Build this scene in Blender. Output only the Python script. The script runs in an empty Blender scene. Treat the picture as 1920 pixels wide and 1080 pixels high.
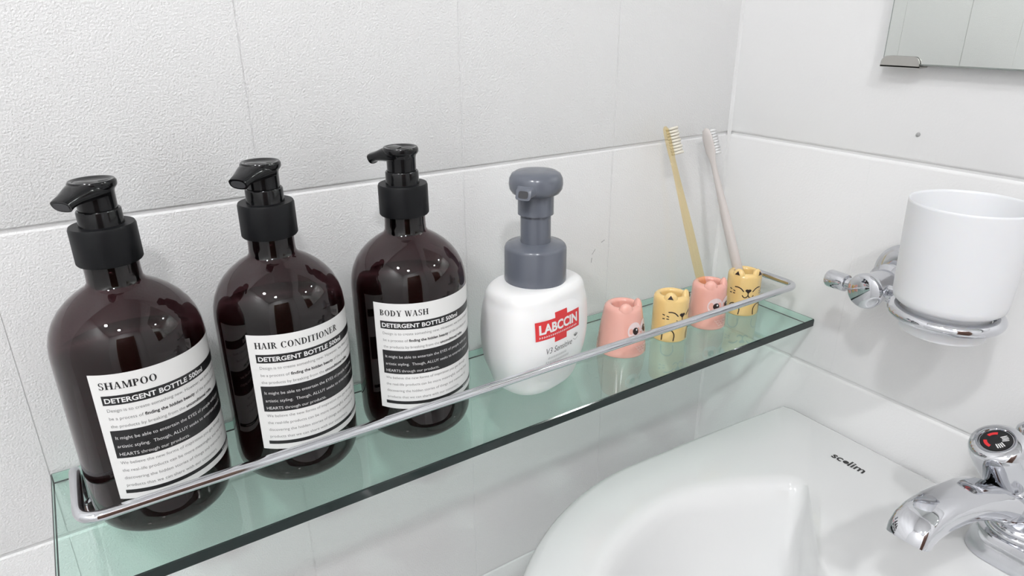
import bpy, bmesh, math, random
from mathutils import Vector, Matrix
random.seed(7)
C = bpy.context.scene.collection
PI = math.pi

# ---------------------------------------------------------------- camera, world, exposure
scn = bpy.context.scene
cam_d = bpy.data.cameras.new('camera'); cam = bpy.data.objects.new('camera', cam_d); C.objects.link(cam)
yaw, pitch, roll = 0.578792, 0.380168, -0.006177
fw = Vector((math.sin(yaw)*math.cos(pitch), math.cos(yaw)*math.cos(pitch), -math.sin(pitch)))
rt = Vector((math.cos(yaw), -math.sin(yaw), 0)); up = rt.cross(fw)
r2 = rt*math.cos(roll) + up*math.sin(roll); u2 = -rt*math.sin(roll) + up*math.cos(roll)
cam.matrix_world = Matrix(((r2.x, u2.x, -fw.x, -0.545702), (r2.y, u2.y, -fw.y, -0.447550),
                           (r2.z, u2.z, -fw.z, 0.107776), (0, 0, 0, 1)))
cam_d.sensor_width = 36; cam_d.lens = 36*1282.37/1920; cam_d.clip_start = 0.01
scn.camera = cam
w = bpy.data.worlds.new('world'); scn.world = w; w.use_nodes = True
w.node_tree.nodes['Background'].inputs[0].default_value = (0.8, 0.85, 0.9, 1)
w.node_tree.nodes['Background'].inputs[1].default_value = 0.3
vs = scn.view_settings
vs.view_transform = 'Standard'; vs.look = 'None'; vs.gamma = 1; vs.use_curve_mapping = False
vs.exposure = 0.09
LIGHT_MAIN = 300.0          # radiance of the nearest ceiling downlight
LIGHT_SECOND = 300.0

# ---------------------------------------------------------------- materials
def mat(name, col, rough=.4, metal=0., ior=1.5, coat=0., bump=None, spec=.5, vary=0., sss=0.):
    m = bpy.data.materials.new(name); m.use_nodes = True
    nt = m.node_tree; b = nt.nodes['Principled BSDF']
    b.inputs['Base Color'].default_value = (*col, 1); b.inputs['Roughness'].default_value = rough
    b.inputs['Metallic'].default_value = metal; b.inputs['IOR'].default_value = ior
    b.inputs['Coat Weight'].default_value = coat; b.inputs['Coat Roughness'].default_value = .05
    b.inputs['Specular IOR Level'].default_value = spec
    tc = nt.nodes.new('ShaderNodeTexCoord')
    if sss:
        b.inputs['Subsurface Weight'].default_value = sss
        b.inputs['Subsurface Radius'].default_value = (.004, .003, .002); b.inputs['Subsurface Scale'].default_value = 1
    if vary:
        n = nt.nodes.new('ShaderNodeTexNoise'); n.inputs['Scale'].default_value = 9; n.inputs['Detail'].default_value = 3
        nt.links.new(tc.outputs['Object'], n.inputs['Vector'])
        mx = nt.nodes.new('ShaderNodeMix'); mx.data_type = 'RGBA'
        mx.inputs[6].default_value = (*[c*(1-vary) for c in col], 1); mx.inputs[7].default_value = (*[min(1, c*(1+vary)) for c in col], 1)
        nt.links.new(n.outputs['Fac'], mx.inputs[0]); nt.links.new(mx.outputs[2], b.inputs['Base Color'])
    if bump:
        n = nt.nodes.new('ShaderNodeTexNoise'); n.inputs['Scale'].default_value = bump[0]; n.inputs['Detail'].default_value = 4
        g = nt.nodes.new('ShaderNodeNewGeometry')
        nt.links.new(g.outputs['Position'], n.inputs['Vector'])
        bp = nt.nodes.new('ShaderNodeBump'); bp.inputs['Strength'].default_value = bump[1]; bp.inputs['Distance'].default_value = bump[2]
        nt.links.new(n.outputs['Fac'], bp.inputs['Height']); nt.links.new(bp.outputs['Normal'], b.inputs['Normal'])
    return m

def clear_mat(name, col, ior=1.5, rough=0.):
    """thin clear pane: what passes through is tinted, the rest mirrors by Fresnel"""
    m = bpy.data.materials.new(name); m.use_nodes = True
    nt = m.node_tree; nt.nodes.clear()
    o = nt.nodes.new('ShaderNodeOutputMaterial'); t = nt.nodes.new('ShaderNodeBsdfTransparent')
    g = nt.nodes.new('ShaderNodeBsdfGlossy'); f = nt.nodes.new('ShaderNodeFresnel'); mx = nt.nodes.new('ShaderNodeMixShader')
    t.inputs[0].default_value = (*col, 1); g.inputs['Color'].default_value = (1, 1, 1, 1); g.inputs['Roughness'].default_value = rough
    f.inputs[0].default_value = ior
    ge = nt.nodes.new('ShaderNodeNewGeometry'); inv = nt.nodes.new('ShaderNodeMath'); inv.operation = 'SUBTRACT'; inv.inputs[0].default_value = 1
    mu = nt.nodes.new('ShaderNodeMath'); mu.operation = 'MULTIPLY'      # the mirror image comes off the outer face of the pane
    nt.links.new(ge.outputs['Backfacing'], inv.inputs[1]); nt.links.new(inv.outputs[0], mu.inputs[0]); nt.links.new(f.outputs[0], mu.inputs[1])
    nt.links.new(mu.outputs[0], mx.inputs[0]); nt.links.new(t.outputs[0], mx.inputs[1]); nt.links.new(g.outputs[0], mx.inputs[2])
    nt.links.new(mx.outputs[0], o.inputs[0])
    return m

def emit_mat(name, col, s):
    m = bpy.data.materials.new(name); m.use_nodes = True
    nt = m.node_tree; nt.nodes.clear()
    o = nt.nodes.new('ShaderNodeOutputMaterial'); e = nt.nodes.new('ShaderNodeEmission')
    e.inputs[0].default_value = (*col, 1); e.inputs[1].default_value = s
    nt.links.new(e.outputs[0], o.inputs[0]); return m

M = dict(
    tile=mat('tile_glaze', (.82, .82, .82), .36, bump=(820, .62, .0011), vary=.01),
    tile2=mat('smooth_tile_glaze', (.82, .82, .82), .34, bump=(500, .35, .0006), vary=.01),
    grout=mat('white_grout', (.76, .76, .76), .9, bump=(900, .5, .0006)),
    plain=mat('white_paint', (.90, .90, .90), .7, vary=.01),
    floor=mat('grey_floor', (.66, .66, .66), .5, vary=.06),
    door=mat('brown_door', (.10, .045, .028), .4, vary=.2),
    doorframe=mat('door_frame', (.16, .10, .07), .5, vary=.1),
    chrome=mat('chrome', (.66, .67, .70), .05, 1., vary=.01),
    chrome2=mat('soft_chrome', (.70, .71, .74), .13, 1., vary=.01),
    steel=mat('brushed_clip', (.56, .55, .52), .22, 1., vary=.02),
    ceramic=mat('white_ceramic', (.75, .755, .755), .07, coat=.3, vary=.004),
    tumbler=mat('tumbler_white', (.80, .81, .83), .34, vary=.004, sss=.15),
    black=mat('black_plastic', (.006, .0062, .007), .13, spec=.32, vary=.1),
    matte=mat('black_matte_plastic', (.0075, .008, .0092), .42, spec=.22, vary=.1),
    label=mat('label_paper', (.80, .80, .79), .45, vary=.01),
    ink=mat('label_ink', (.012, .012, .013), .4, vary=.05),
    inkgrey=mat('grey_ink', (.16, .16, .16), .5, vary=.05),
    inkpale=mat('pale_ink', (.42, .42, .42), .5, vary=.05),
    amber=clear_mat('dark_amber_plastic', (.235, .142, .155), 1.5, .01),
    liquid=clear_mat('dark_liquid', (.52, .36, .36), 1.12, .02),
    glass=clear_mat('green_tinted_glass', (.84, .965, .92), 1.78, 0.),
    glassedge=mat('glass_cut_edge', (.006, .016, .015), .08, vary=.1),
    white=mat('white_plastic', (.89, .89, .89), .28, vary=.004, sss=.1),
    grey=mat('grey_plastic', (.132, .144, .174), .2, vary=.02),
    dark=mat('nozzle_hole', (.05, .05, .055), .6, vary=.1),
    red=mat('red_print', (.72, .035, .04), .4, vary=.02),
    whiteink=mat('white_ink', (.82, .82, .82), .45, vary=.01),
    pink=mat('pink_glaze', (.84, .44, .37), .12, coat=.5, vary=.03, sss=.1),
    yellow=mat('yellow_glaze', (.86, .61, .25), .12, coat=.5, vary=.03, sss=.1),
    brown=mat('brown_paint', (.02, .008, .007), .35, vary=.1),
    eyewhite=mat('pale_pink_paint', (.82, .66, .66), .3, vary=.02),
    feather=mat('feather_paint', (.84, .56, .50), .3, vary=.02),
    brushclear=clear_mat('amber_brush_plastic', (.99, .915, .73), 1.5, .03),
    brushgrey=mat('speckled_brush_plastic', (.62, .58, .56), .35, bump=(1500, .3, .0003), vary=.05),
    bristle=mat('pale_bristle', (.80, .76, .66), .6, vary=.05),
    bristle2=mat('white_bristle', (.80, .80, .80), .6, vary=.05),
    mirror=mat('mirror_silver', (.74, .77, .745), .01, 1., vary=.002),
    mirroredge=mat('mirror_edge', (.30, .33, .31), .2, vary=.1),
)

# ---------------------------------------------------------------- helpers
def link(name, me, parent=None, kind=None):
    o = bpy.data.objects.new(name, me); C.objects.link(o)
    if parent is not None: o.parent = parent
    if kind: o['kind'] = kind
    return o
def mesh(name, v, f, m, smooth=True, idx=None):
    me = bpy.data.meshes.new(name); me.from_pydata([tuple(p) for p in v], [], f)
    ms = m if isinstance(m, (list, tuple)) else [m]
    for k in ms: me.materials.append(k)
    for i, p in enumerate(me.polygons):
        p.use_smooth = smooth
        if idx: p.material_index = idx[i]
    me.update(); return me
def obj(name, v, f, m, parent=None, smooth=True, kind=None, idx=None):
    return link(name, mesh(name, v, f, m, smooth, idx), parent, kind)
def bmobj(name, bm, m, parent=None, smooth=True, kind=None, sharp=40):
    me = bpy.data.meshes.new(name); bmesh.ops.recalc_face_normals(bm, faces=bm.faces[:])
    bm.to_mesh(me); bm.free()
    ms = m if isinstance(m, (list, tuple)) else [m]
    for k in ms: me.materials.append(k)
    for p in me.polygons: p.use_smooth = smooth
    if smooth: me.set_sharp_from_angle(angle=math.radians(sharp))
    return link(name, me, parent, kind)
def soften(o, deg=40):
    o.data.set_sharp_from_angle(angle=math.radians(deg)); return o
def thing(name, label, cat, loc=(0, 0, 0), rz=0, group=None):
    o = bpy.data.objects.new(name, None); o.empty_display_size = .01; C.objects.link(o)
    o.location = loc; o.rotation_euler = (0, 0, rz); o['label'] = label; o['category'] = cat
    if group: o['group'] = group
    return o
def bevel_box(sx, sy, sz, r, seg=3, only=None):
    bm = bmesh.new(); bmesh.ops.create_cube(bm, size=1)
    bmesh.ops.scale(bm, vec=(sx, sy, sz), verts=bm.verts)
    if r: bmesh.ops.bevel(bm, geom=[e for e in bm.edges if only is None or only(e)], offset=r, segments=seg, profile=.5, affect='EDGES')
    return bm
def box_vf(x0, y0, z0, x1, y1, z1):
    v = [(x0,y0,z0),(x1,y0,z0),(x1,y1,z0),(x0,y1,z0),(x0,y0,z1),(x1,y0,z1),(x1,y1,z1),(x0,y1,z1)]
    return v, [(0,3,2,1),(4,5,6,7),(0,1,5,4),(1,2,6,5),(2,3,7,6),(3,0,4,7)]
def lathe(prof, n=64, mod=None):
    """prof: (r, z) from the bottom outside up; r = 0 closes"""
    v, f, rings = [], [], []
    for r, z in prof:
        if r < 1e-7:
            rings.append([len(v)]); v.append((0, 0, z))
        else:
            ids = []
            for i in range(n):
                a = 2*PI*i/n; rr = r*(mod(a, z) if mod else 1)
                ids.append(len(v)); v.append((rr*math.cos(a), rr*math.sin(a), z))
            rings.append(ids)
    for a, b in zip(rings, rings[1:]):
        for i in range(n):
            j = (i+1) % n
            if len(a) == 1 and len(b) == 1: continue
            if len(a) == 1: f.append((a[0], b[j], b[i]))
            elif len(b) == 1: f.append((a[i], a[j], b[0]))
            else: f.append((a[i], a[j], b[j], b[i]))
    return v, f
def loft(rings, cap=True):
    v, f = [], []; n = len(rings[0])
    for r in rings: v += list(r)
    for k in range(len(rings)-1):
        for i in range(n):
            j = (i+1) % n
            f.append((k*n+i, k*n+j, (k+1)*n+j, (k+1)*n+i))
    if cap:
        f.append(tuple(range(n-1, -1, -1))); f.append(tuple((len(rings)-1)*n+i for i in range(n)))
    return v, f
def tube(path, rad, n=16, closed=False):
    """round tube along a path (parallel transport); rad a number or one per point"""
    P = [Vector(p) for p in path]; R = rad if isinstance(rad, (list, tuple)) else [rad]*len(P)
    L = len(P); rings = []; nrm = None
    for i in range(L):
        if closed: t = (P[(i+1) % L]-P[i-1]).normalized()
        else: t = (P[min(i+1, L-1)]-P[max(i-1, 0)]).normalized()
        if nrm is None:
            nrm = t.cross(Vector((0, 0, 1)))
            if nrm.length < .1: nrm = t.cross(Vector((1, 0, 0)))
        nrm = (nrm-t*nrm.dot(t)).normalized(); bn = t.cross(nrm)
        rings.append([P[i]+(nrm*math.cos(2*PI*k/n)+bn*math.sin(2*PI*k/n))*R[i] for k in range(n)])
    if closed: rings.append(rings[0])
    return loft(rings, not closed)
def fillet(pts, r, n=8):
    """polyline with rounded corners"""
    P = [Vector(p) for p in pts]; out = [P[0]]
    for a, b, c in zip(P, P[1:], P[2:]):
        u = (a-b).normalized(); v = (c-b).normalized()
        for k in range(n+1):
            t = k/n; out.append((b+u*r)*(1-t)**2 + b*2*t*(1-t) + (b+v*r)*t*t)
    out.append(P[-1]); return out
def merge(*vfs):
    v, f = [], []
    for a, b in vfs:
        o = len(v); v += list(a); f += [tuple(i+o for i in q) for q in b]
    return v, f
def xf(vf, mtx): return [mtx @ Vector(p) for p in vf[0]], vf[1]
def spline(pts, n=6):
    """Catmull-Rom through 2-d or 3-d points"""
    P = [Vector(p) for p in pts]; P = [P[0]*2-P[1]]+P+[P[-1]*2-P[-2]]; out = []
    for i in range(1, len(P)-2):
        a, b, c, d = P[i-1:i+3]
        for k in range(n):
            t = k/n
            out.append(.5*((2*b)+(c-a)*t+(2*a-5*b+4*c-d)*t*t+(3*b-a-3*c+d)*t**3))
    out.append(P[-2]); return out

# flat print: everything is laid out in (u, v) metres, then wrapped on a surface
def text_uv(s, size, offset=0., shear=0.):
    cu = bpy.data.curves.new('t', 'FONT'); cu.body = s; cu.size = size; cu.offset = offset; cu.shear = shear; cu.resolution_u = 3
    o = bpy.data.objects.new('t', cu); C.objects.link(o)
    me = bpy.data.meshes.new_from_object(o.evaluated_get(bpy.context.evaluated_depsgraph_get()))
    v = [(p.co.x, p.co.y) for p in me.vertices]; f = [tuple(p.vertices) for p in me.polygons]
    bpy.data.objects.remove(o); bpy.data.curves.remove(cu); bpy.data.meshes.remove(me)
    return v, f
def uv_move(vf, dx, dy, sx=1, sy=1): return [(x*sx+dx, y*sy+dy) for x, y in vf[0]], vf[1]
def uv_fit(vf, x, y, wid, sy=1):
    xs = [p[0] for p in vf[0]]; s = wid/(max(xs)-min(xs)); return [((p[0]-min(xs))*s+x, p[1]*sy+y) for p in vf[0]], vf[1]
def rect_uv(x0, y0, x1, y1, n=1):
    v, f = [], []
    for i in range(n+1):
        x = x0+(x1-x0)*i/n; v += [(x, y0), (x, y1)]
        if i: f.append((2*i-2, 2*i, 2*i+1, 2*i-1))
    return v, f
def disc_uv(cx, cy, rx, ry=None, n=24):
    ry = ry or rx
    v = [(cx, cy)]+[(cx+rx*math.cos(2*PI*i/n), cy+ry*math.sin(2*PI*i/n)) for i in range(n)]
    return v, [(0, i+1, (i+1) % n+1) for i in range(n)]
def ribbon_uv(pts, wd):
    P = spline([(*p, 0) for p in pts], 5) if len(pts) > 2 else [Vector((*p, 0)) for p in pts]
    v, f = [], []
    for i, p in enumerate(P):
        t = (P[min(i+1, len(P)-1)]-P[max(i-1, 0)]).normalized(); nn = Vector((-t.y, t.x, 0))
        v += [tuple((p+nn*wd/2)[:2]), tuple((p-nn*wd/2)[:2])]
        if i: f.append((2*i-2, 2*i-1, 2*i+1, 2*i))
    a = disc_uv(P[0].x, P[0].y, wd/2, n=8); b = disc_uv(P[-1].x, P[-1].y, wd/2, n=8)
    return merge((v, f), a, b)
def printed(name, layers, wrap, parent):
    """layers: (vf in uv, material, lift)"""
    V, F, I, ms = [], [], [], []
    for vf, m, lift in layers:
        if m not in ms: ms.append(m)
        o = len(V); V += [wrap(x, y, lift) for x, y in vf[0]]
        F += [tuple(i+o for i in q) for q in vf[1]]; I += [ms.index(m)]*len(vf[1])
    return obj(name, V, F, ms, parent, False, idx=I)

# a small bold book face (for the headings), cap height 1
def ring_uv(cx, cy, rx, ry, tx, ty, a0=0, a1=360, n=22):
    v, f = [], []
    for i in range(n+1):
        a = math.radians(a0+(a1-a0)*i/n); c, s = math.cos(a), math.sin(a)
        v += [(cx+rx*c, cy+ry*s), (cx+(rx-tx)*c, cy+(ry-ty)*s)]
        if i: f.append((2*i-2, 2*i, 2*i+1, 2*i-1))
    return v, f
def poly_uv(*p): return list(p), [tuple(range(len(p)))]
def stem(x, y0=0, y1=1, t=.23, s=.09):
    return merge(rect_uv(x, y0, x+t, y1), rect_uv(x-s, y0, x+t+s, y0+.055), rect_uv(x-s, y1-.055, x+t+s, y1))
def diag(x0, x1, t, y0=0, y1=1): return poly_uv((x0, y0), (x0+t, y0), (x1+t, y1), (x1, y1))
def serif(x0, x1, y): return rect_uv(x0, y, x1, y+.055)
GL = {
 'H': (.98, lambda: merge(stem(.1), stem(.68), rect_uv(.3, .47, .7, .54))),
 'I': (.44, lambda: stem(.1)),
 'A': (.92, lambda: merge(diag(.08, .40, .075), diag(.62, .36, .2), rect_uv(.22, .28, .66, .34), serif(0, .26, 0), serif(.54, .92, 0))),
 'M': (1.14, lambda: merge(stem(.12, t=.075), stem(.84), diag(.46, .12, .19), diag(.50, .84, .075))),
 'P': (.78, lambda: merge(stem(.1), ring_uv(.3, .73, .42, .27, .2, .055, -90, 90))),
 'O': (.98, lambda: ring_uv(.48, .5, .44, .52, .22, .05)),
 'C': (.92, lambda: merge(ring_uv(.48, .5, .44, .52, .22, .05, 38, 322), rect_uv(.76, .66, .82, .98))),
 'D': (.96, lambda: merge(stem(.1), ring_uv(.3, .5, .58, .5, .22, .055, -90, 90), rect_uv(.25, 0, .34, .055), rect_uv(.25, .945, .34, 1))),
 'N': (1.0, lambda: merge(stem(.12, t=.075), stem(.78, .0, 1, .075), diag(.68, .12, .2))),
 'T': (.84, lambda: merge(stem(.3), rect_uv(.02, .94, .80, 1), rect_uv(.02, .70, .075, 1), rect_uv(.745, .70, .80, 1))),
 'E': (.82, lambda: merge(stem(.1), rect_uv(.25, 0, .72, .06), rect_uv(.25, .94, .70, 1), rect_uv(.3, .47, .55, .53), rect_uv(.66, 0, .74, .28), rect_uv(.64, .74, .70, 1), rect_uv(.52, .37, .57, .63))),
 'R': (.90, lambda: merge(stem(.1), ring_uv(.3, .74, .40, .26, .2, .055, -90, 90), diag(.64, .36, .2, 0, .5), serif(.6, .92, 0))),
 'B': (.84, lambda: merge(stem(.1), ring_uv(.3, .75, .38, .25, .2, .055, -90, 90), ring_uv(.3, .265, .44, .265, .21, .055, -90, 90))),
 'Y': (.90, lambda: merge(stem(.35, 0, .45), diag(.38, .08, .2, .42, 1), diag(.46, .74, .075, .42, 1), serif(0, .36, .945), serif(.62, .92, .945))),
 'W': (1.22, lambda: merge(diag(.28, .06, .19), diag(.36, .56, .075), diag(.74, .50, .19), diag(.84, 1.08, .075), serif(-.02, .32, .945), serif(.96, 1.24, .945))),
 'S': (.70, lambda: merge(ring_uv(.34, .745, .28, .275, .16, .055, 25, 262), ring_uv(.34, .265, .28, .285, .17, .055, -155, 82), rect_uv(.56, .70, .61, 1), rect_uv(.05, 0, .10, .30), poly_uv((.10, .66), (.26, .50), (.60, .36), (.44, .52)))),
 ' ': (.42, None)}
def heading_uv(s, h):
    x = 0; parts = []
    for ch in s:
        adv, fn = GL[ch]
        if fn: parts.append(uv_move(fn(), x*h, 0, h, h))
        x += adv+.05
    return merge(*parts)

# ---------------------------------------------------------------- the room
TW, TH = .14826, .2
WX, WY, ZF, ZC = -1.65, -1.75, -1.05, 1.35
def tile_mesh(wd, ht, m):
    bm = bevel_box(wd, .008, ht-.0012, .0030, 3, lambda e: abs(e.verts[0].co.x-e.verts[1].co.x) > .05)
    bmesh.ops.bevel(bm, geom=[e for e in bm.edges if e.calc_length() > .1 and abs(e.verts[0].co.z-e.verts[1].co.z) > .1 and e.verts[0].co.y < 0], offset=.0006, segments=2, affect='EDGES')
    bm.verts.ensure_lookup_table(); me = bpy.data.meshes.new('tile')
    bmesh.ops.recalc_face_normals(bm, faces=bm.faces[:]); bm.to_mesh(me); bm.free(); me.materials.append(m)
    for p in me.polygons: p.use_smooth = True
    me.set_sharp_from_angle(angle=math.radians(50)); return me
TM, TM3 = tile_mesh(TW, TH, M['tile']), tile_mesh(TW, TH, M['tile2'])
rows = range(-5, 7)
wb = obj('wall_back', *box_vf(WX, .0016, ZF, .06, .06, ZC), M['grout'], smooth=False, kind='structure')
for c in range(11):
    for r in rows:
        t = link('tile', TM, wb); t.location = (-TW*(c+.5), .004+random.uniform(-.0002, .0001), TH*(r+.5)-(0 if r < 6 else 0))
        t.rotation_euler = (random.uniform(-.0015, .0015), 0, random.uniform(-.0015, .0015))
wr = obj('wall_right', *box_vf(.0016, WY, ZF, .06, .06, ZC), M['grout'], smooth=False, kind='structure')
TM2 = tile_mesh(.14509, TH, M['tile2'])
for c in range(11):
    for r in rows:
        me, y = (TM2, -.14509/2) if c == 0 else (TM3, -.14509-TW*(c-.5))
        t = link('tile', me, wr); t.location = (.004+random.uniform(-.0002, .0001), y, TH*(r+.5))
        t.rotation_euler = (random.uniform(-.0015, .0015), 0, PI/2+random.uniform(-.0015, .0015))
def wall_print(pts, wd): return ribbon_uv(pts, wd)
sc_ = [([(-.168, -.1000), (-.1675, -.0960)], .0007), ([(-.1672, -.0925), (-.1640, -.0885)], .0006), ([(-.1570, -.0830), (-.1535, -.0815)], .0007)]
printed('scuff_mark', [(wall_print(p, d), M['inkpale'], 0) for p, d in sc_], lambda u, v, l: (u, -.0003, v), wb)
obj('plugged_hole', *xf(lathe([(0, 0), (.0016, 0), (.0014, .0008), (0, .0009)], 16), Matrix.Translation((-.0001, -.1775, .0215)) @ Matrix.Rotation(-PI/2, 4, 'Y')), M['inkpale'], wr)
obj('trim_1', *loft([[(0.001, 0.001, z), (-.0026, .0, z), (-.0011, -.0011, z), (.0, -.0026, z)] for z in (ZF, ZC)]), M['grout'], smooth=False, kind='structure')
obj('wall_left', *box_vf(WX-.05, WY, ZF, WX, .06, ZC), M['plain'], smooth=False, kind='structure')
obj('wall_front', *box_vf(WX-.05, WY-.05, ZF, .06, WY, ZC), M['plain'], smooth=False, kind='structure')
obj('ceiling', *box_vf(WX-.05, WY-.05, ZC, .06, .06, ZC+.05), M['plain'], smooth=False, kind='structure')
obj('floor', *box_vf(WX-.05, WY-.05, ZF-.05, .06, .06, ZF), M['floor'], smooth=False, kind='structure')
# the door behind the photographer, which the chrome and the bottles mirror
dr = obj('door_1', *box_vf(-1.15, WY+.001, ZF, -.45, WY+.03, ZF+1.95), M['door'], smooth=False, kind='structure')
obj('door_frame', *merge(box_vf(-1.22, WY+.001, ZF, -1.15, WY+.04, ZF+2.02), box_vf(-.45, WY+.001, ZF, -.38, WY+.04, ZF+2.02),
    box_vf(-1.15, WY+.001, ZF+1.95, -.45, WY+.04, ZF+2.02)), M['doorframe'], dr, False)
obj('door_panel', *merge(box_vf(-1.05, WY+.03, ZF+.2, -.55, WY+.036, ZF+.85), box_vf(-1.05, WY+.03, ZF+1.0, -.55, WY+.036, ZF+1.8)), M['door'], dr, False)
k = lathe([(0, 0), (.012, 0), (.012, .03), (.026, .04), (.028, .055), (.02, .068), (0, .07)], 24)
obj('door_knob', *xf(k, Matrix.Translation((-.52, WY+.03, ZF+.95)) @ Matrix.Rotation(-PI/2, 4, 'X')), M['chrome2'], dr)

def downlight(x, y, power, lab, rad=.065):
    t = thing('ceiling_light', lab, 'ceiling light', (x, y, ZC), 0)
    obj('trim_ring', *lathe([(rad+.018, -.0005), (rad+.018, -.006), (rad+.002, -.010), (rad+.001, -.004), (rad+.001, -.0005), (rad+.018, -.0005)], 48), M['plain'], t)
    obj('diffuser', *lathe([(0, -.006), (rad, -.006), (rad, -.0005), (0, -.0005)], 48), emit_mat('lamp_glow', (.985, .99, 1.0), power), t)
downlight(-1.32, -.78, LIGHT_MAIN, 'round white ceiling downlight nearest the tiled back wall')
downlight(-.95, -1.35, LIGHT_SECOND, 'round white ceiling downlight nearest the brown door')

# ---------------------------------------------------------------- glass shelf
ZS = -.15213                       # top of the shelf
SX0, SX1, SY0, SY1, ST = -.5931, -.0026, -.1222, -.0008, .0075
sh = thing('glass_shelf', 'long green tinted glass shelf with chrome guard rail, fixed to the tiled wall', 'shelf', (0, 0, ZS-ST))
bm = bevel_box(SX1-SX0, SY1-SY0, ST, .0007, 1); bmesh.ops.translate(bm, vec=((SX0+SX1)/2, (SY0+SY1)/2, ST/2), verts=bm.verts)
g = bmobj('glass_pane', bm, [M['glass'], M['glassedge']], sh, False)
for p in g.data.polygons:
    n = p.normal
    if n.y < -.5 or (abs(n.z) < .9 and (abs(n.x) < .9 and abs(n.y) < .9)): p.material_index = 1
RZ, RY, RYB, RXL, RXR, RR = .0315, -.1083, -.0535, -.5763, -.0168, .0029
zt = ST
path = fillet([(RXL, RYB, zt), (RXL, RYB, zt+RZ), (RXL, RY, zt+RZ), (RXR, RY, zt+RZ), (RXR, RYB, zt+RZ), (RXR, RYB, zt)], .011, 8)
soften(obj('guard_rail', *tube(path, RR, 20), M['chrome'], sh))
for x in (RXL, RXR):
    soften(obj('rail_ferrule', *xf(lathe([(0, 0), (.0062, 0), (.0062, .003), (.005, .0045), (.0045, .008), (RR, .0085)], 28), Matrix.Translation((x, RYB, zt))), M['chrome'], sh))

# ---------------------------------------------------------------- the three pump bottles
BODY = [(0, .004), (.018, .0025), (.024, 0), (.0275, .0004), (.0318, .0025), (.0347, .0062), (.0361, .011), (.0365, .016), (.0365, .100),
        (.0364, .1035), (.0357, .1088), (.0342, .1140), (.0316, .1192), (.0281, .1238), (.0239, .1278), (.0194, .1311), (.0158, .1333), (.0138, .1348), (.0128, .1368), (.0126, .141), (.0126, .1462), (0, .1462)]
BR = .0365
def label_wrap(x, y, lift):
    a = x/BR; r = BR+.00012+lift
    return (r*math.cos(a), r*math.sin(a), .0283+y)
LW, LH = .0795, .0722
def line_uv(pieces, x, y, size, grey, lift, ink=None):
    out = []
    for s, bold in pieces:
        vf = text_uv(s, size, .00006 if bold else -.00002)
        out.append((uv_move(vf, x, y), ink or (M['ink'] if bold else M['inkgrey']), lift))
        x += max(p[0] for p in vf[0])+size*.28
    return out
def build_print():
    L = []; fs = .00252
    T = lambda fr: LH*(1-fr)
    bars = [rect_uv(.0040, T(.232), LW-.002, T(.160), 30), rect_uv(.0040, T(.655), LW-.002, T(.432), 30), rect_uv(.0040, T(.952), LW-.002, T(.922), 30)]
    for b in bars: L.append((b, M['ink'], .00010))
    L.append((uv_fit(text_uv('DETERGENT BOTTLE 500ml', .0038, .00009), .0052, T(.2155), .0505), M['whiteink'], .0002))
    y = [.285, .348, .409]
    L += line_uv([('Design is to create something new. However, we think it should', 0)], .0050, T(y[0]), fs, 1, .0001)
    L += line_uv([('be a process of', 0), ('finding the hidden beauty', 1), ('of the products and', 0)], .0050, T(y[1]), fs, 1, .0001)
    L += line_uv([('the products by breaking from the', 0), ('unconditional rules.', 1)], .0050, T(y[2]), fs, 1, .0001)
    for s, yy in (('It might be able to entertain the EYES of people with your', .502), ('artistic styling.  Though, ALLUY seeks to entertain people\'s', .570), ('HEARTS through our products.', .635)):
        L += line_uv([(s, 0)], .0056, T(yy), .00262, 0, .0002, M['whiteink'])
    for s, yy in (('We believe the new forms of inspiration you get through', .705), ('the real-life products can be more meaningful, and we keep', .768),
                  ('discovering the hidden stories of things and memories of', .831), ('products that we can share with our consumers.', .893)):
        L += line_uv([(s, 0)], .0050, T(yy), fs, 1, .0001)
    for i in range(8):      # fine print at the end of the bar, too small to read
        cx = LW-.020+i*.0014
        L.append((merge(rect_uv(cx, T(.945), cx+.0004, T(.930)), rect_uv(cx+.0003, T(.939), cx+.0010, T(.936))), M['whiteink'], .0002))
    return L
PRINT = build_print()
ME = {}
def shared(key, fn):
    if key not in ME: ME[key] = fn()
    return ME[key]
def sec(cx, cz, hw, hh, tilt, n=24, e=2.6):
    """a rounded section across the nozzle, which runs along +x"""
    out = []
    for i in range(n):
        a = 2*PI*i/n; c, s = math.cos(a), math.sin(a)
        y = hw*math.copysign(abs(c)**(2/e), c); z = hh*math.copysign(abs(s)**(2/e), s)
        out.append((cx-z*math.sin(tilt), y, cz+z*math.cos(tilt)))
    return out
def pump_head_mesh():
    st = lathe([(0, .1700), (.0087, .1700), (.0088, .1806), (.0092, .1822), (.0102, .1834), (.0107, .1843), (.0107, .1862), (.0100, .1872), (.0088, .1872), (.0080, .1866), (0, .1866)], 40)
    nz = loft([sec(.000, .1824, .0100, .0044, 0), sec(.0055, .1829, .0095, .0046, .04), sec(.0098, .1826, .0082, .0044, .16), sec(.0135, .1818, .0068, .0040, .30),
               sec(.0168, .1805, .0060, .0036, .30), sec(.0192, .1793, .0056, .0034, -.20), sec(.0198, .1789, .0055, .0033, -.45)])
    return mesh('pump_head', *merge(st, nz), M['black'])
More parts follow.
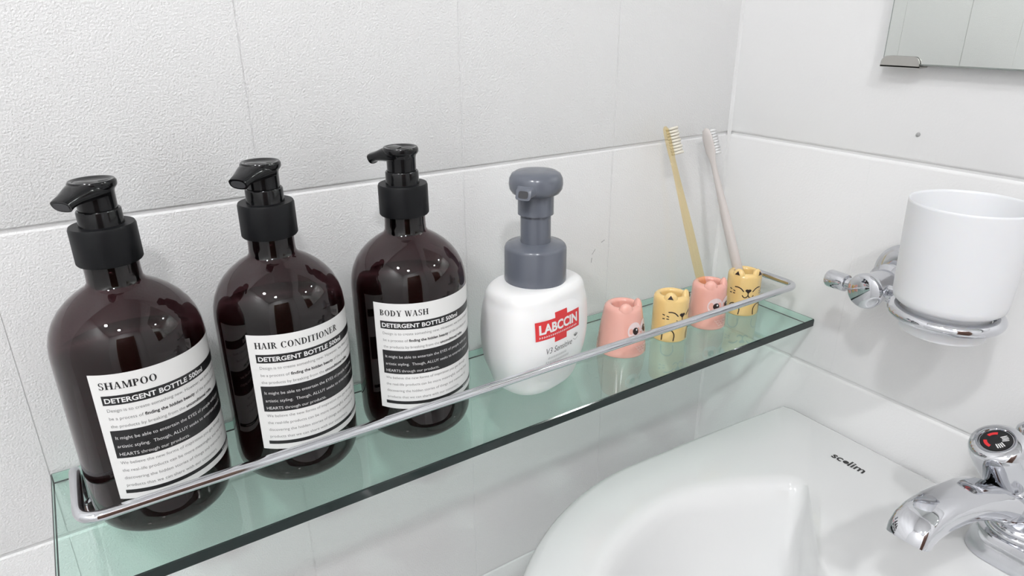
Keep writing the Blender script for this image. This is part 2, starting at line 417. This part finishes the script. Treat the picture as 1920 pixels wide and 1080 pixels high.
def make_bottle(name, label, x, y, edge_deg, head, head_w, nozzle_deg, level, zang=0):
    t = thing(name, label, 'bottle', (x, y, ZS+(.0003 if zang else .00005)), math.radians(edge_deg), 'amber pump bottles on the glass shelf')
    if zang: t.rotation_euler = (Matrix.Rotation(math.radians(zang), 3, Vector((.547, .837, 0))) @ Matrix.Rotation(math.radians(edge_deg), 3, 'Z')).to_euler()
    o = link('bottle_body', shared('body', lambda: mesh('bottle_body', *lathe(BODY, 96), M['amber'])), t); soften(o, 50)
    ins = [(0, .0045), (.022, .004), (.030, .006), (.0342, .012), (.0352, .018)]+[(r-.0013, z) for r, z in BODY[8:16] if z < level-.002]
    rr = [r-.0013 for r, z in BODY if z <= level][-1]
    obj('liquid', *lathe(ins+[(rr, level), (0, level)], 64), M['liquid'], t)
    obj('neck_insert', *lathe([(0, .1345), (.0116, .1345), (.0120, .1360), (.0120, .1460), (0, .1460)], 40), M['black'], t)
    cl = link('pump_collar', shared('collar', lambda: mesh('pump_collar', *lathe([(.0126, .1462), (.0146, .1462), (.0151, .1470), (.0151, .1640), (.0146, .1652), (.0103, .1652), (.0103, .1648), (0, .1648)], 144,
              lambda a, z: 1+(.006*(1 if int(round(a*144/2/PI)) % 2 else -1) if .1466 < z < .1638 else 0)), M['matte'])), t); soften(cl, 35)
    sl = link('pump_sleeve', shared('sleeve', lambda: mesh('pump_sleeve', *lathe([(.0103, .1650), (.0101, .1660), (.0100, .1722), (.0096, .1728), (.0088, .1728), (.0086, .17), (0, .17)], 48), M['black'])), t); soften(sl, 35)
    ph = link('pump_head', shared('head', pump_head_mesh), t); ph.rotation_euler = (0, 0, math.radians(nozzle_deg-edge_deg)); soften(ph, 45)
    obj('spout_opening', *loft([sec(.0197, .1788, .0043, .0022, -.45), sec(.01995, .1787, .0043, .0022, -.45)]), M['dark'], ph, False)
    lb = link('label', shared('label', lambda: printed('label', [(rect_uv(0, 0, LW, LH, 60), M['label'], 0)], label_wrap, None).data), t)
    for q in lb.data.polygons: q.use_smooth = True
    pr = link('label_print', shared('print', lambda: printed('label_print', PRINT, label_wrap, None).data), lb)
    hd = printed('label_heading', [(uv_fit(heading_uv(head, .0038), .0042, LH*(1-.112), head_w), M['ink'], .0001)], label_wrap, lb)
    return t
# the shared label/print sources are made once as loose objects: drop those
def clean(): 
    for o in list(C.objects):
        if o.type == 'MESH' and o.parent is None and o.name.split('.')[0] in ('label', 'label_print'): bpy.data.objects.remove(o)
make_bottle('pump_bottle', 'dark amber pump bottle whose white label reads SHAMPOO, on the glass shelf', -.5358, -.0657, -126.8, 'SHAMPOO', .0258, -137, .100, -.45)
make_bottle('pump_bottle', 'dark amber pump bottle whose white label reads HAIR CONDITIONER, on the glass shelf', -.4577, -.0648, -135.8, 'HAIR CONDITIONER', .0490, -141, .104)
make_bottle('pump_bottle', 'dark amber pump bottle whose white label reads BODY WASH, on the glass shelf', -.3765, -.0675, -151.2, 'BODY WASH', .0300, 126, .103)
clean()

# ---------------------------------------------------------------- white foam bottle
fb = thing('foam_pump_bottle', 'white rounded bottle with grey foam pump and red logo, on the shelf', 'bottle', (-.2785, -.0695, ZS), math.radians(13))
FZ = [(.0, .0235, .0170), (.0006, .0270, .0195), (.003, .0305, .0222), (.008, .0338, .0243), (.016, .0368, .0262), (.026, .0404, .0284), (.037, .0424, .0296), (.047, .0430, .0299),
      (.057, .0424, .0296), (.066, .0410, .0290), (.072, .0390, .0280), (.0765, .0379, .0274), (.0795, .0360, .0262), (.0815, .0325, .0245), (.0824, .0280, .0225), (.0828, .0225, .0205)]
FE = 2.7
def f_ab(z):
    for (z0, a0, b0), (z1, a1, b1) in zip(FZ, FZ[1:]):
        if z0 <= z <= z1:
            t = (z-z0)/(z1-z0); return a0+(a1-a0)*t, b0+(b1-b0)*t
    return FZ[-1][1:]
zz = [p[2] for p in spline([(a, b, z) for z, a, b in FZ], 4)]; ab = [(p[0], p[1]) for p in spline([(a, b, z) for z, a, b in FZ], 4)]
rings = []
for z, (a, b) in zip(zz, ab):
    rings.append([(a*math.copysign(abs(math.cos(u))**(2/FE), math.cos(u)), b*math.copysign(abs(math.sin(u))**(2/FE), math.sin(u)), z) for u in [2*PI*i/96 for i in range(96)]])
soften(obj('bottle_body', *loft(rings), M['white'], fb), 60)
def foam_wrap(x, z, lift):
    a, b = f_ab(z); q = max(0, 1-abs(x/a)**FE)
    return (x, -b*q**(1/FE)-lift, z)
# a slightly raised oval front panel
pan = []
for k in range(15):
    s = 1-k/14
    pan.append([foam_wrap(.0315*s*math.cos(u), .0405+.0325*s*math.sin(u), .0006*min(1, k/2.5)) for u in [2*PI*i/64 for i in range(64)]])
pv, pf = loft(pan, False); obj('front_panel', pv, pf, M['white'], fb)
pw = lambda x, z, l: foam_wrap(x, z, .00062+l)
lx, lz, lw, lh = -.0285, .0500, .0430, .0140
def grid_uv(x0, y0, x1, y1, n=10, mrows=3): return merge(*[rect_uv(x0, y0+(y1-y0)*j/mrows, x1, y0+(y1-y0)*(j+1)/mrows, n) for j in range(mrows)])
LAY = [(grid_uv(lx, lz, lx+lw, lz+lh, 16), M['red'], .00008), (grid_uv(lx+.39*lw, lz+lh, lx+.68*lw, lz+lh*1.28), M['red'], .00008), (grid_uv(lx+.37*lw, lz-lh*.30, lx+.66*lw, lz), M['red'], .00008),
       (uv_fit(text_uv('LABCCIN', .0095, .00036), lx+.0026, lz+.0048, lw-.0052), M['whiteink'], .00022),
       (uv_fit(text_uv('V3 Sensitive', .0066, 0, .2), lx+.0085, lz-.0120, .0265), M['inkgrey'], .00012)]
for y, x0, n in ((-.0165, .0105, 11), (-.0200, .0085, 14), (-.0235, .0100, 12)):
    for i in range(n):
        cx = lx+x0+i*.0017
        LAY.append((merge(rect_uv(cx, lz+y, cx+.0012, lz+y+.0003), rect_uv(cx+.0002, lz+y+.0009, cx+.0010, lz+y+.0012), rect_uv(cx+.0009, lz+y+.0002, cx+.0012, lz+y+.0019)), M['inkpale'], .00012))
for i in range(20):         # strapline under the word, too small to read
    cx = lx+.0026+i*(lw-.0052)/20
    LAY.append((merge(rect_uv(cx, lz+.0014, cx+.0004, lz+.0030), rect_uv(cx+.0003, lz+.0020, cx+.0012, lz+.0024)), M['whiteink'], .00022))
for a in (60, 90, 120, 40, 140):
    c, s = math.cos(math.radians(a)), math.sin(math.radians(a))
    LAY.append((ribbon_uv([(lx+.0390+.0006*c, lz-.0075+.0006*s), (lx+.0390+.0028*c, lz-.0075+.0028*s)], .0006), M['inkgrey'], .00012))
LAY.append((ribbon_uv([(lx+.0363, lz-.0085), (lx+.0390, lz-.0100), (lx+.0417, lz-.0085)], .0004), M['inkpale'], .00012))
printed('front_print', LAY, pw, fb)
soften(obj('pump_collar', *lathe([(.0215, .0815), (.0222, .0825), (.0224, .0840), (.0222, .1065), (.0215, .1082), (.0205, .1092), (.0112, .1110), (0, .1110)], 72), M['grey'], fb), 50)
soften(obj('pump_stem', *lathe([(.0108, .1095), (.0107, .1310), (.0126, .1312), (.0126, .1440), (.0135, .1475), (0, .1480)], 56), M['grey'], fb), 40)
hd = soften(obj('pump_head', *lathe([(0, .1440), (.0130, .1445), (.0165, .1462), (.0183, .1490), (.0188, .1525), (.0184, .1562), (.0168, .1592), (.0140, .1608), (.0080, .1614), (0, .1616)], 72), M['grey'], fb), 60)
NA = math.radians(-148-13)
nm = Matrix.Rotation(NA, 4, 'Z')
nz = loft([sec(.006, .1528, .0125, .0056, 0, e=3), sec(.012, .1524, .0098, .0052, .08, e=3), sec(.0165, .1514, .0074, .0047, .2, e=3.5), sec(.0195, .1502, .0060, .0043, .3, e=4), sec(.0215, .1494, .0055, .0041, .35, e=5)])
no = soften(obj('nozzle', *xf(nz, nm), M['grey'], hd), 50)
obj('nozzle_opening', *xf(loft([sec(.0214, .1492, .0035, .0025, .35, e=4), sec(.02185, .1491, .0035, .0025, .35, e=4)]), nm), M['dark'], hd, False)

# ---------------------------------------------------------------- animal shaped brush holders
def cup_profile(rb, rt, h):
    r = []
    for k in range(13):
        t = k/12; r.append((rb+(rt-rb)*t**1.2, .0012+(h-.005)*t))
    rt2 = rt
    pr = [(0, .0), (rb-.0025, .0), (rb-.0006, .0003)]+r
    z1 = r[-1][1]
    pr += [(rt2-.0006, z1+.0018), (rt2-.0022, z1+.0032), (rt2-.0040, h-.0001), (.0104, h-.0003), (.0094, h-.0010), (.0089, h-.003), (.0088, .008), (0, .0075)]
    return pr
def cup_r(rb, rt, h, z):
    t = min(1, max(0, (z-.0012)/(h-.005))); return rb+(rt-rb)*t**1.2
def ear_mesh(rt, h, ang, wd, ht):
    v, f = lathe([(0, -.006), (.9, -.006), (1.02, -.002), (.95, .0008), (.80, .0026), (.56, .0043), (.28, .0053), (0, .0056)], 20)
    sc = Matrix.Diagonal((.0036, wd, ht/.0056, 1))
    m = Matrix.Rotation(ang, 4, 'Z') @ Matrix.Translation((rt-.0037, 0, h-.0016)) @ sc
    return xf((v, f), m)
def make_cup(name, kind, label, x, y, face_deg):
    cat = kind == 'cat'
    rb, rt, h = (.0153, .0150, .0405) if cat else (.0206, .0155, .0410)
    if kind == 'owl2': rb, rt = .0166, .0150
    col = M['yellow'] if cat else M['pink']
    t = thing(name, label, 'toothbrush holder', (x, y, ZS), math.radians(face_deg), 'animal toothbrush holders on the glass shelf')
    soften(obj('cup_body', *lathe(cup_profile(rb, rt, h), 64), col, t), 60)
    for s in (-1, 1):
        e = soften(obj('ear', *ear_mesh(rt, h, s*math.radians(44), .0061, .0056), col, t), 70)
    def wrap(u, z, lift):
        r = cup_r(rb, rt, h, z)+.00018+lift; a = u/rb
        return (r*math.cos(a), r*math.sin(a), z)
    D = []
    if cat:
        B = M['brown']; zc = .0246
        D.append((merge(disc_uv(-.0011, zc+.0012, .0016, .0013), disc_uv(.0011, zc+.0012, .0016, .0013), poly_uv((-.0026, zc+.0009), (0, zc-.0019), (.0026, zc+.0009), (0, zc+.002))), B, 0))
        D.append((ribbon_uv([(0, zc-.0012), (0, zc-.0036)], .0008), B, 0))
        for s in (-1, 1):
            D.append((ribbon_uv([(0, zc-.0034), (s*.0013, zc-.0052), (s*.0034, zc-.0055), (s*.0050, zc-.0038)], .0009), B, 0))
            D.append((ribbon_uv([(s*.0042, zc+.0002), (s*.0066, zc+.0026), (s*.0095, zc+.0037), (s*.0122, zc+.0036)], .0010), B, 0))
            D.append((ribbon_uv([(s*.0120, zc-.0006), (s*.0172, zc+.0009)], .0009), B, 0))
            D.append((ribbon_uv([(s*.0120, zc-.0027), (s*.0170, zc-.0029)], .0009), B, 0))
            D.append((ribbon_uv([(s*.0068, .0022), (s*.0064, .0075), (s*.0085, .0112), (s*.0125, .0122), (s*.0160, .0095), (s*.0168, .0022)], .0009), B, 0))
        printed('painted_face', D, wrap, t)
        for s in (-1, 1):
            a = s*math.radians(44); m = Matrix.Rotation(a, 4, 'Z')
            # dark inner ear, on the outward slope of the ear
            pts = [(rt-.00035, -.0024, h-.0012), (rt-.00035, .0024, h-.0012), (rt-.0014, 0, h+.0021)]
            pts2 = [(p[0]+.0004, p[1], p[2]+.0003) for p in pts]; pts0 = [(p[0]-.0006, p[1], p[2]-.0004) for p in pts]
            obj('inner_ear', *xf((pts0+pts2, [(3, 4, 5), (2, 1, 0), (0, 1, 4, 3), (1, 2, 5, 4), (2, 0, 3, 5)]), m), M['brown'], t, False)
    else:
        zc = .0228
        for s in (-1, 1):
            D.append((disc_uv(s*.0068, zc, .0074, n=32), M['eyewhite'], .00004*(s+1)))
            D.append((disc_uv(s*.0062, zc, .0030), M['brown'], .0002))
            D.append((disc_uv(s*.0062+.0009, zc+.0011, .0008, n=12), M['whiteink'], .0003))
        D.append((poly_uv((-.0017, zc-.0010), (0, zc-.0040), (.0017, zc-.0010)), M['pink'], .0004))
        for r_, (n, z0) in enumerate(((4, .0098), (3, .0078), (2, .0058))):
            for i in range(n):
                u = (i-(n-1)/2)*.0034
                D.append((ring_uv(u, z0, .0017, .0017, .0009, .0009, 180, 360, 10), M['feather'], .00005))
        printed('painted_face', D, wrap, t)
    return t
make_cup('owl_holder', 'owl', 'empty pink owl toothbrush holder beside the white foam bottle', -.1885, -.0670, -78)
make_cup('cat_holder', 'cat', 'empty yellow cat toothbrush holder standing between two pink owl holders', -.1382, -.0722, -96)
make_cup('owl_holder', 'owl2', 'pink owl toothbrush holder holding the clear amber toothbrush', -.0915, -.0725, -92)
make_cup('cat_holder', 'cat', 'yellow cat toothbrush holder holding the grey toothbrush, nearest the corner', -.0425, -.0710, -125)

# ---------------------------------------------------------------- toothbrushes
def make_brush(label, foot, head, col, bcol, face):
    """foot: base point, head: tip; face: direction the bristles point"""
    A, B = Vector(foot), Vector(head); ax = (B-A).normalized(); Ln = (B-A).length
    fd = Vector(face); fd = (fd-ax*fd.dot(ax)).normalized(); sd = ax.cross(fd)
    t = thing('toothbrush', label, 'toothbrush', A)
    rings = []
    S = [(0, .0015, .0012), (.002, .0038, .0028), (.008, .0048, .0036), (.05, .0050, .0038), (.09, .0046, .0036), (.115, .0034, .0030), (.135, .0026, .0026), (.148, .0025, .0024),
         (.155, .0036, .0022), (.160, .0052, .0021), (.170, .0056, .0020), (.178, .0052, .0020), (.1835, .0036, .0018), (.1855, .0012, .0010)]
    k = Ln/.1855
    for z, a, b in S:
        rings.append([ax*(z*k)+sd*(a*math.cos(u))+fd*(b*math.sin(u)) for u in [2*PI*i/20 for i in range(20)]])
    obj('handle', *loft(rings), col, t)
    bs = []
    for i in range(9):
        for j in (-1, 0, 1):
            p = ax*((.1585+i*.0029)*k)+sd*(j*.0031)+fd*.0015
            q = p+fd*(.0082-.0006*(i % 2))
            bs.append(tube([p, q], [.0011, .0013], 8))
    obj('bristles', *merge(*bs), bcol, t, kind='stuff')
    return t
make_brush('clear amber toothbrush leaning on the tiles from the pink owl holder', (-.0905, -.0740, ZS+.009), (-.1020, -.0140, .0165), M['brushclear'], M['bristle'], (.75, -.35, 0))
make_brush('speckled grey toothbrush leaning on the tiles from the yellow cat holder', (-.0400, -.0730, ZS+.009), (-.0515, -.0150, .0105), M['brushgrey'], M['bristle2'], (.95, .05, 0))

# ---------------------------------------------------------------- mirror
mi = thing('wall_mirror', 'frameless wall mirror held by a metal clip on the right hand tiles', 'mirror', (-.004, -.45, .0715))
bm = bevel_box(.005, .61, .70, .0012, 2); bmesh.ops.translate(bm, vec=(-.0045, .0, .35), verts=bm.verts)
mp = bmobj('mirror_pane', bm, [M['mirror'], M['mirroredge']], mi, False)
for p in mp.data.polygons:
    if p.normal.x > -.95 : p.material_index = 1
for yy in (.2905, -.25):
    v = []
    # a J shaped clip: back plate, floor and a front lip with rounded corners
    out = [(.0145, -.0015), (.0145, .0030), (.0115, .0062), (-.0115, .0062), (-.0145, .0030), (-.0145, -.0015)]
    out = [(a, b) for a, b in [(p[0], p[1]) for p in fillet([(*p, 0) for p in out], .0022, 3)]]
    n = len(out)
    fr = [(-.0088, a, b) for a, b in out]+[(-.0076, a, b) for a, b in out]
    F = [tuple(range(n)), tuple(range(2*n-1, n-1, -1))]+[(i, (i+1) % n, n+(i+1) % n, n+i) for i in range(n)]
    fl = box_vf(-.0088, -.0145, -.0018, .0035, .0145, -.0006)
    obj('mirror_clip', *xf(merge((fr, F), fl), Matrix.Translation((0, yy, 0))), M['steel'], mi, False)

# ---------------------------------------------------------------- tumbler holder and tumbler
HY, HZ = -.192, -.0885
ho = thing('tumbler_holder', 'chrome wall mounted ring holder carrying the white tumbler', 'tumbler holder', (0, HY, HZ))
toX = Matrix.Rotation(-PI/2, 4, 'Y')          # lathe axis -> -x
soften(obj('wall_flange', *xf(lathe([(0, .0005), (.0258, .0005), (.0258, .003), (.0246, .0055), (.0215, .0075), (.014, .0085), (0, .0085)], 64), toX), M['chrome'], ho), 50)
soften(obj('post', *xf(lathe([(.0095, .008), (.0095, .024), (.0150, .026), (.0150, .030), (.0118, .033), (.0118, .0545), (.0135, .0555), (.0138, .0585), (.0132, .0605), (.0120, .0615), (.006, .0628), (0, .0632)], 56), toX), M['chrome'], ho), 40)
toY = Matrix.Translation((-.0500, 0, -.002)) @ Matrix.Rotation(-PI/2, 4, 'X')   # axis -> +y
kn = lathe([(0, .010), (.0050, .010), (.0050, .0195), (.0066, .0200), (.0070, .0215), (.0070, .0345), (.0062, .0362), (.0045, .0372), (0, .0374)], 64, lambda a, z: 1+(.012*math.sin(a*24) if   .0210 < z < .0348 else 0))
soften(obj('knurled_knob', *xf(kn, toY), M['chrome'], ho), 40)
RC = Vector((-.0650, -.2522, 0))-Vector((0, HY, 0)); RMAJ, RMIN = .0314, .0042; RZc = .0057
arm = tube([(-.046, -.008, 0), (-.048, -.0200, .002), (-.0500, -.0340, RZc)], [.0055, .0050, .0048], 20)
soften(obj('ring_arm', *arm, M['chrome'], ho))
ring = tube([(RC.x+RMAJ*math.cos(2*PI*i/72), RC.y+RMAJ*math.sin(2*PI*i/72), RZc) for i in range(72)], RMIN, 20, True)
obj('holder_ring', *ring, M['chrome'], ho)
tz = HZ+RZc
tu = obj('tumbler', *lathe([(0, -.0128), (.0240, -.0133), (.0262, -.0126), (.0266, -.010), (.0269, .0005), (.0270, .0045), (.0285, .0058), (.0310, .0070), (.0333, .0092), (.0341, .013), (.0362, .0755), (.0363, .0765), (.0358, .0772), (.0353, .0768), (.0348, .0755), (.0320, .014), (.030, .010), (.023, -.006), (0, -.0065)], 96), M['tumbler'])
tu.location = (RC.x, RC.y+HY, tz); soften(tu, 50)
tu['label'] = 'white round tumbler seated in the chrome ring holder on the right wall'; tu['category'] = 'tumbler'

# ---------------------------------------------------------------- wash basin
ZD = -.2473
SC = Vector((-.25, -.315))
def outline_out(n=240):
    pts = []
    for i in range(61):
        a = PI/2+PI*i/60; pts.append((-.2+.22*math.cos(a), -.315+.223*math.sin(a)))      # left side round the front to the right side
    pts += [(-.12, -.315-.219), (-.05, -.315-.214), (-.0035, -.315-.2095), (-.0015, -.315-.207), (-.0015, -.315+.207), (-.0035, -.315+.2095), (-.05, -.315+.214), (-.12, -.315+.219)]
    return pts
def outline_in():
    half = [(-.186, 0), (-.180, .035), (-.160, .066), (-.130, .092), (-.108, .108), (-.101, .117), (-.104, .127), (-.118, .137), (-.150, .153), (-.195, .1655), (-.245, .161), (-.295, .140), (-.338, .102), (-.366, .050), (-.374, 0)]
    full = [(x, -.315+y) for x, y in half]+[(x, -.315-y) for x, y in half[-2:0:-1]]
    sp = spline([(*p, 0) for p in full+[full[0]]], 8); return [(p.x, p.y) for p in sp]
def radial(poly, a):
    d = Vector((math.cos(a), math.sin(a))); best = 0
    for p, q in zip(poly, poly[1:]+poly[:1]):
        P, Q = Vector(p)-SC, Vector(q)-SC; e = Q-P; den = d.x*e.y-d.y*e.x
        if abs(den) < 1e-9: continue
        t = (P.x*e.y-P.y*e.x)/den; s = (P.x*d.y-P.y*d.x)/den
        if t > 0 and -1e-6 <= s <= 1+1e-6: best = max(best, t)
    return best
NA_ = 240; po, pi_ = outline_out(), outline_in()
Ro = [radial(po, 2*PI*i/NA_) for i in range(NA_)]; Rb = [radial(pi_, 2*PI*i/NA_) for i in range(NA_)]
RG = [(lambda o, b: o*.50, -.17), (lambda o, b: o*.80, -.14), (lambda o, b: o*.93, -.085), (lambda o, b: o-.004, -.040), (lambda o, b: o-.0005, -.020), (lambda o, b: o, -.012), (lambda o, b: o-.0012, -.006), (lambda o, b: o-.0045, -.002), (lambda o, b: o-.010, 0),
      (lambda o, b: b+(o-b)*.5, .0002), (lambda o, b: b+.010, .0), (lambda o, b: b+.004, -.0008), (lambda o, b: b, -.003), (lambda o, b: b-.004, -.0075), (lambda o, b: b-.008, -.016), (lambda o, b: b*.90, -.040), (lambda o, b: b*.76, -.080), (lambda o, b: b*.52, -.112), (lambda o, b: b*.25, -.124), (lambda o, b: .022, -.128)]
rings = []
for fn, dz in RG:
    ring = []
    for i in range(NA_):
        a = 2*PI*i/NA_; r = fn(Ro[i], Rb[i]); x = SC.x+r*math.cos(a)
        ring.append((min(x, -.0012), SC.y+r*math.sin(a), ZD+dz))
    rings.append(ring)
si = thing('wash_basin', 'white ceramic wash basin with rounded front, fixed to the right wall', 'sink', (-.2, -.315, ZD-.17))
ba = obj('basin', *loft(rings, True), M['ceramic'], si); ba.location = (.2, .315, -ZD+.17)
dn = obj('drain', *lathe([(.0235, -.1275), (.0235, -.1262), (.019, -.1268), (.006, -.1275), (0, -.1270)], 40), M['chrome'], si); dn.location = (-.05, 0, .17)
def deck_wrap(u, v, lift): return (-.047+v+.2, -.1845-u+.315, .17+.0003+lift)
dl = [(uv_move(text_uv('sc', .0115, .00024), 0, 0, 1.0, 1), M['ink'], 0), (disc_uv(.0125, .0029, .0024), M['ink'], 0), (uv_move(text_uv('lim', .0115, .00024), .0146, 0, 1.08, 1), M['ink'], 0)]
printed('printed_mark', dl, deck_wrap, si)

# ---------------------------------------------------------------- faucet
fa = thing('basin_faucet', 'chrome basin faucet with curved spout and round faceted knob, on the basin deck', 'faucet', (-.06, -.32, ZD))
def F3(x, y, z): return Vector((x+.06, y+.32, z-ZD))
def rrect(cx, cy, hx, hy, r, z, n=8):
    out = []
    for sx, sy, a0 in ((1, 1, 0), (-1, 1, 90), (-1, -1, 180), (1, -1, 270)):
        for k in range(n+1):
            a = math.radians(a0+90*k/n); out.append((cx+sx*(hx-r)+r*math.cos(a), cy+sy*(hy-r)+r*math.sin(a), z))
    return out
fx, fy = -.0445+.06, -.3290+.32
bs = [rrect(fx, fy, hx, hy, r, z) for hx, hy, r, z in ((.0245, .0330, .020, .0005), (.0245, .0330, .020, .004), (.0242, .0326, .0197, .0055), (.0222, .0306, .0185, .0180), (.0212, .0296, .0175, .0200), (.0192, .0276, .0155, .0208))]
soften(obj('base_plate', *loft(bs), M['chrome'], fa), 40)
Tk, Bk = F3(-.0767, -.3050, -.1515), F3(-.0597, -.3131, -.1868)
axk = (Tk-Bk).normalized(); q = Vector((0, 0, 1)).rotation_difference(axk).to_matrix().to_4x4()
mk = Matrix.Translation(Bk) @ q
cb = F3(-.0425, -.3225, ZD)
soften(obj('column_ring', *xf(lathe([(0, .0205), (.0212, .0205), (.0212, .0228), (.0200, .0240), (.0190, .0243), (.0190, .0256), (.0178, .0268), (.0168, .0285), (0, .0285)], 56), Matrix.Translation((cb.x, cb.y, 0))), M['chrome'], fa), 45)
p0 = Vector((cb.x, cb.y, .0270)); p1 = Bk-axk*.004
soften(obj('column', *tube([p0, p0.lerp(p1, .35)+Vector((.001, 0, .002)), p0.lerp(p1, .75), p1], [.0165, .0162, .0150, .0122], 40), M['chrome'], fa), 60)
# spout: sections across a path that runs to -x
SP = [(-.044, -.2090, .0120, .0090, 0), (-.060, -.2035, .0155, .0110, .14), (-.082, -.1915, .0155, .0115, .30), (-.105, -.1782, .0147, .0110, .32), (-.130, -.1680, .0134, .0100, .24), (-.152, -.1625, .0125, .0094, .15),
      (-.170, -.1592, .0121, .0094, .02), (-.182, -.1590, .0119, .0096, -.20), (-.1895, -.1606, .0118, .0097, -.50), (-.1932, -.1638, .0116, .0093, -.85), (-.1942, -.1672, .0113, .0090, -1.1)]
rings = []
for x, z, hw, hh, tilt in SP:
    r = []
    for i in range(32):
        a = 2*PI*i/32; c, s = math.cos(a), math.sin(a); e = 3.2
        yy = hw*math.copysign(abs(c)**(2/e), c); zz_ = hh*math.copysign(abs(s)**(2/e), s)
        r.append(F3(x+zz_*math.sin(tilt), -.3145+yy, z+zz_*math.cos(tilt)))
    rings.append(r)
soften(obj('spout', *loft(rings), M['chrome'], fa), 50)
# knob on its leaning axis
kb = lathe([(0, -.006), (.0112, -.006), (.0112, -.003), (.0100, -.002), (.0100, .001), (.0130, .002), (.0143, .008), (.0157, .018), (.0165, .027), (.0169, .0325), (.0164, .0365), (.0152, .0393), (.0130, .0403), (.0112, .0408), (.0101, .0408), (.0097, .0400), (0, .0400)], 96,
           lambda a, z: 1-(.13*max(0, math.cos(a*3+.6))**2*min(1, max(0, (.031-z)/.022)) if z > .0015 else 0))
soften(obj('knob', *xf(kb, mk), M['chrome'], fa), 45)
ds = printed('knob_badge', [(disc_uv(0, 0, .0092, n=40), M['ink'], 0)]+
    [(ring_uv(0, 0, .0070, .0070, .0020, .0020, a0, a1, 8), M['red'], .0002) for a0, a1 in ((50, 105), (145, 205))]+
    [(ribbon_uv([(math.cos(math.radians(b+d))*.0036, math.sin(math.radians(b+d))*.0036), (math.cos(math.radians(b+d*.6))*.0068, math.sin(math.radians(b+d*.6))*.0068)], .0007), M['whiteink'], .0002) for b in (345, 265) for d in (-28, -9, 9, 28)],
    lambda u, v, l: mk @ (Matrix.Rotation(math.radians(-35), 4, 'Z') @ Vector((u*1.0, v*1.0, .0402+l))), fa)
lr = lathe([(0, .0005), (.0028, .0005), (.0028, .062), (.0042, .064), (.0085, .070), (.0090, .078), (.0080, .086), (.005, .090), (0, .091)], 32)
soften(obj('lift_rod', *xf(lr, Matrix.Translation(F3(-.024, -.3065, 0)-Vector((0, 0, -ZD)))), M['chrome'], fa), 45)
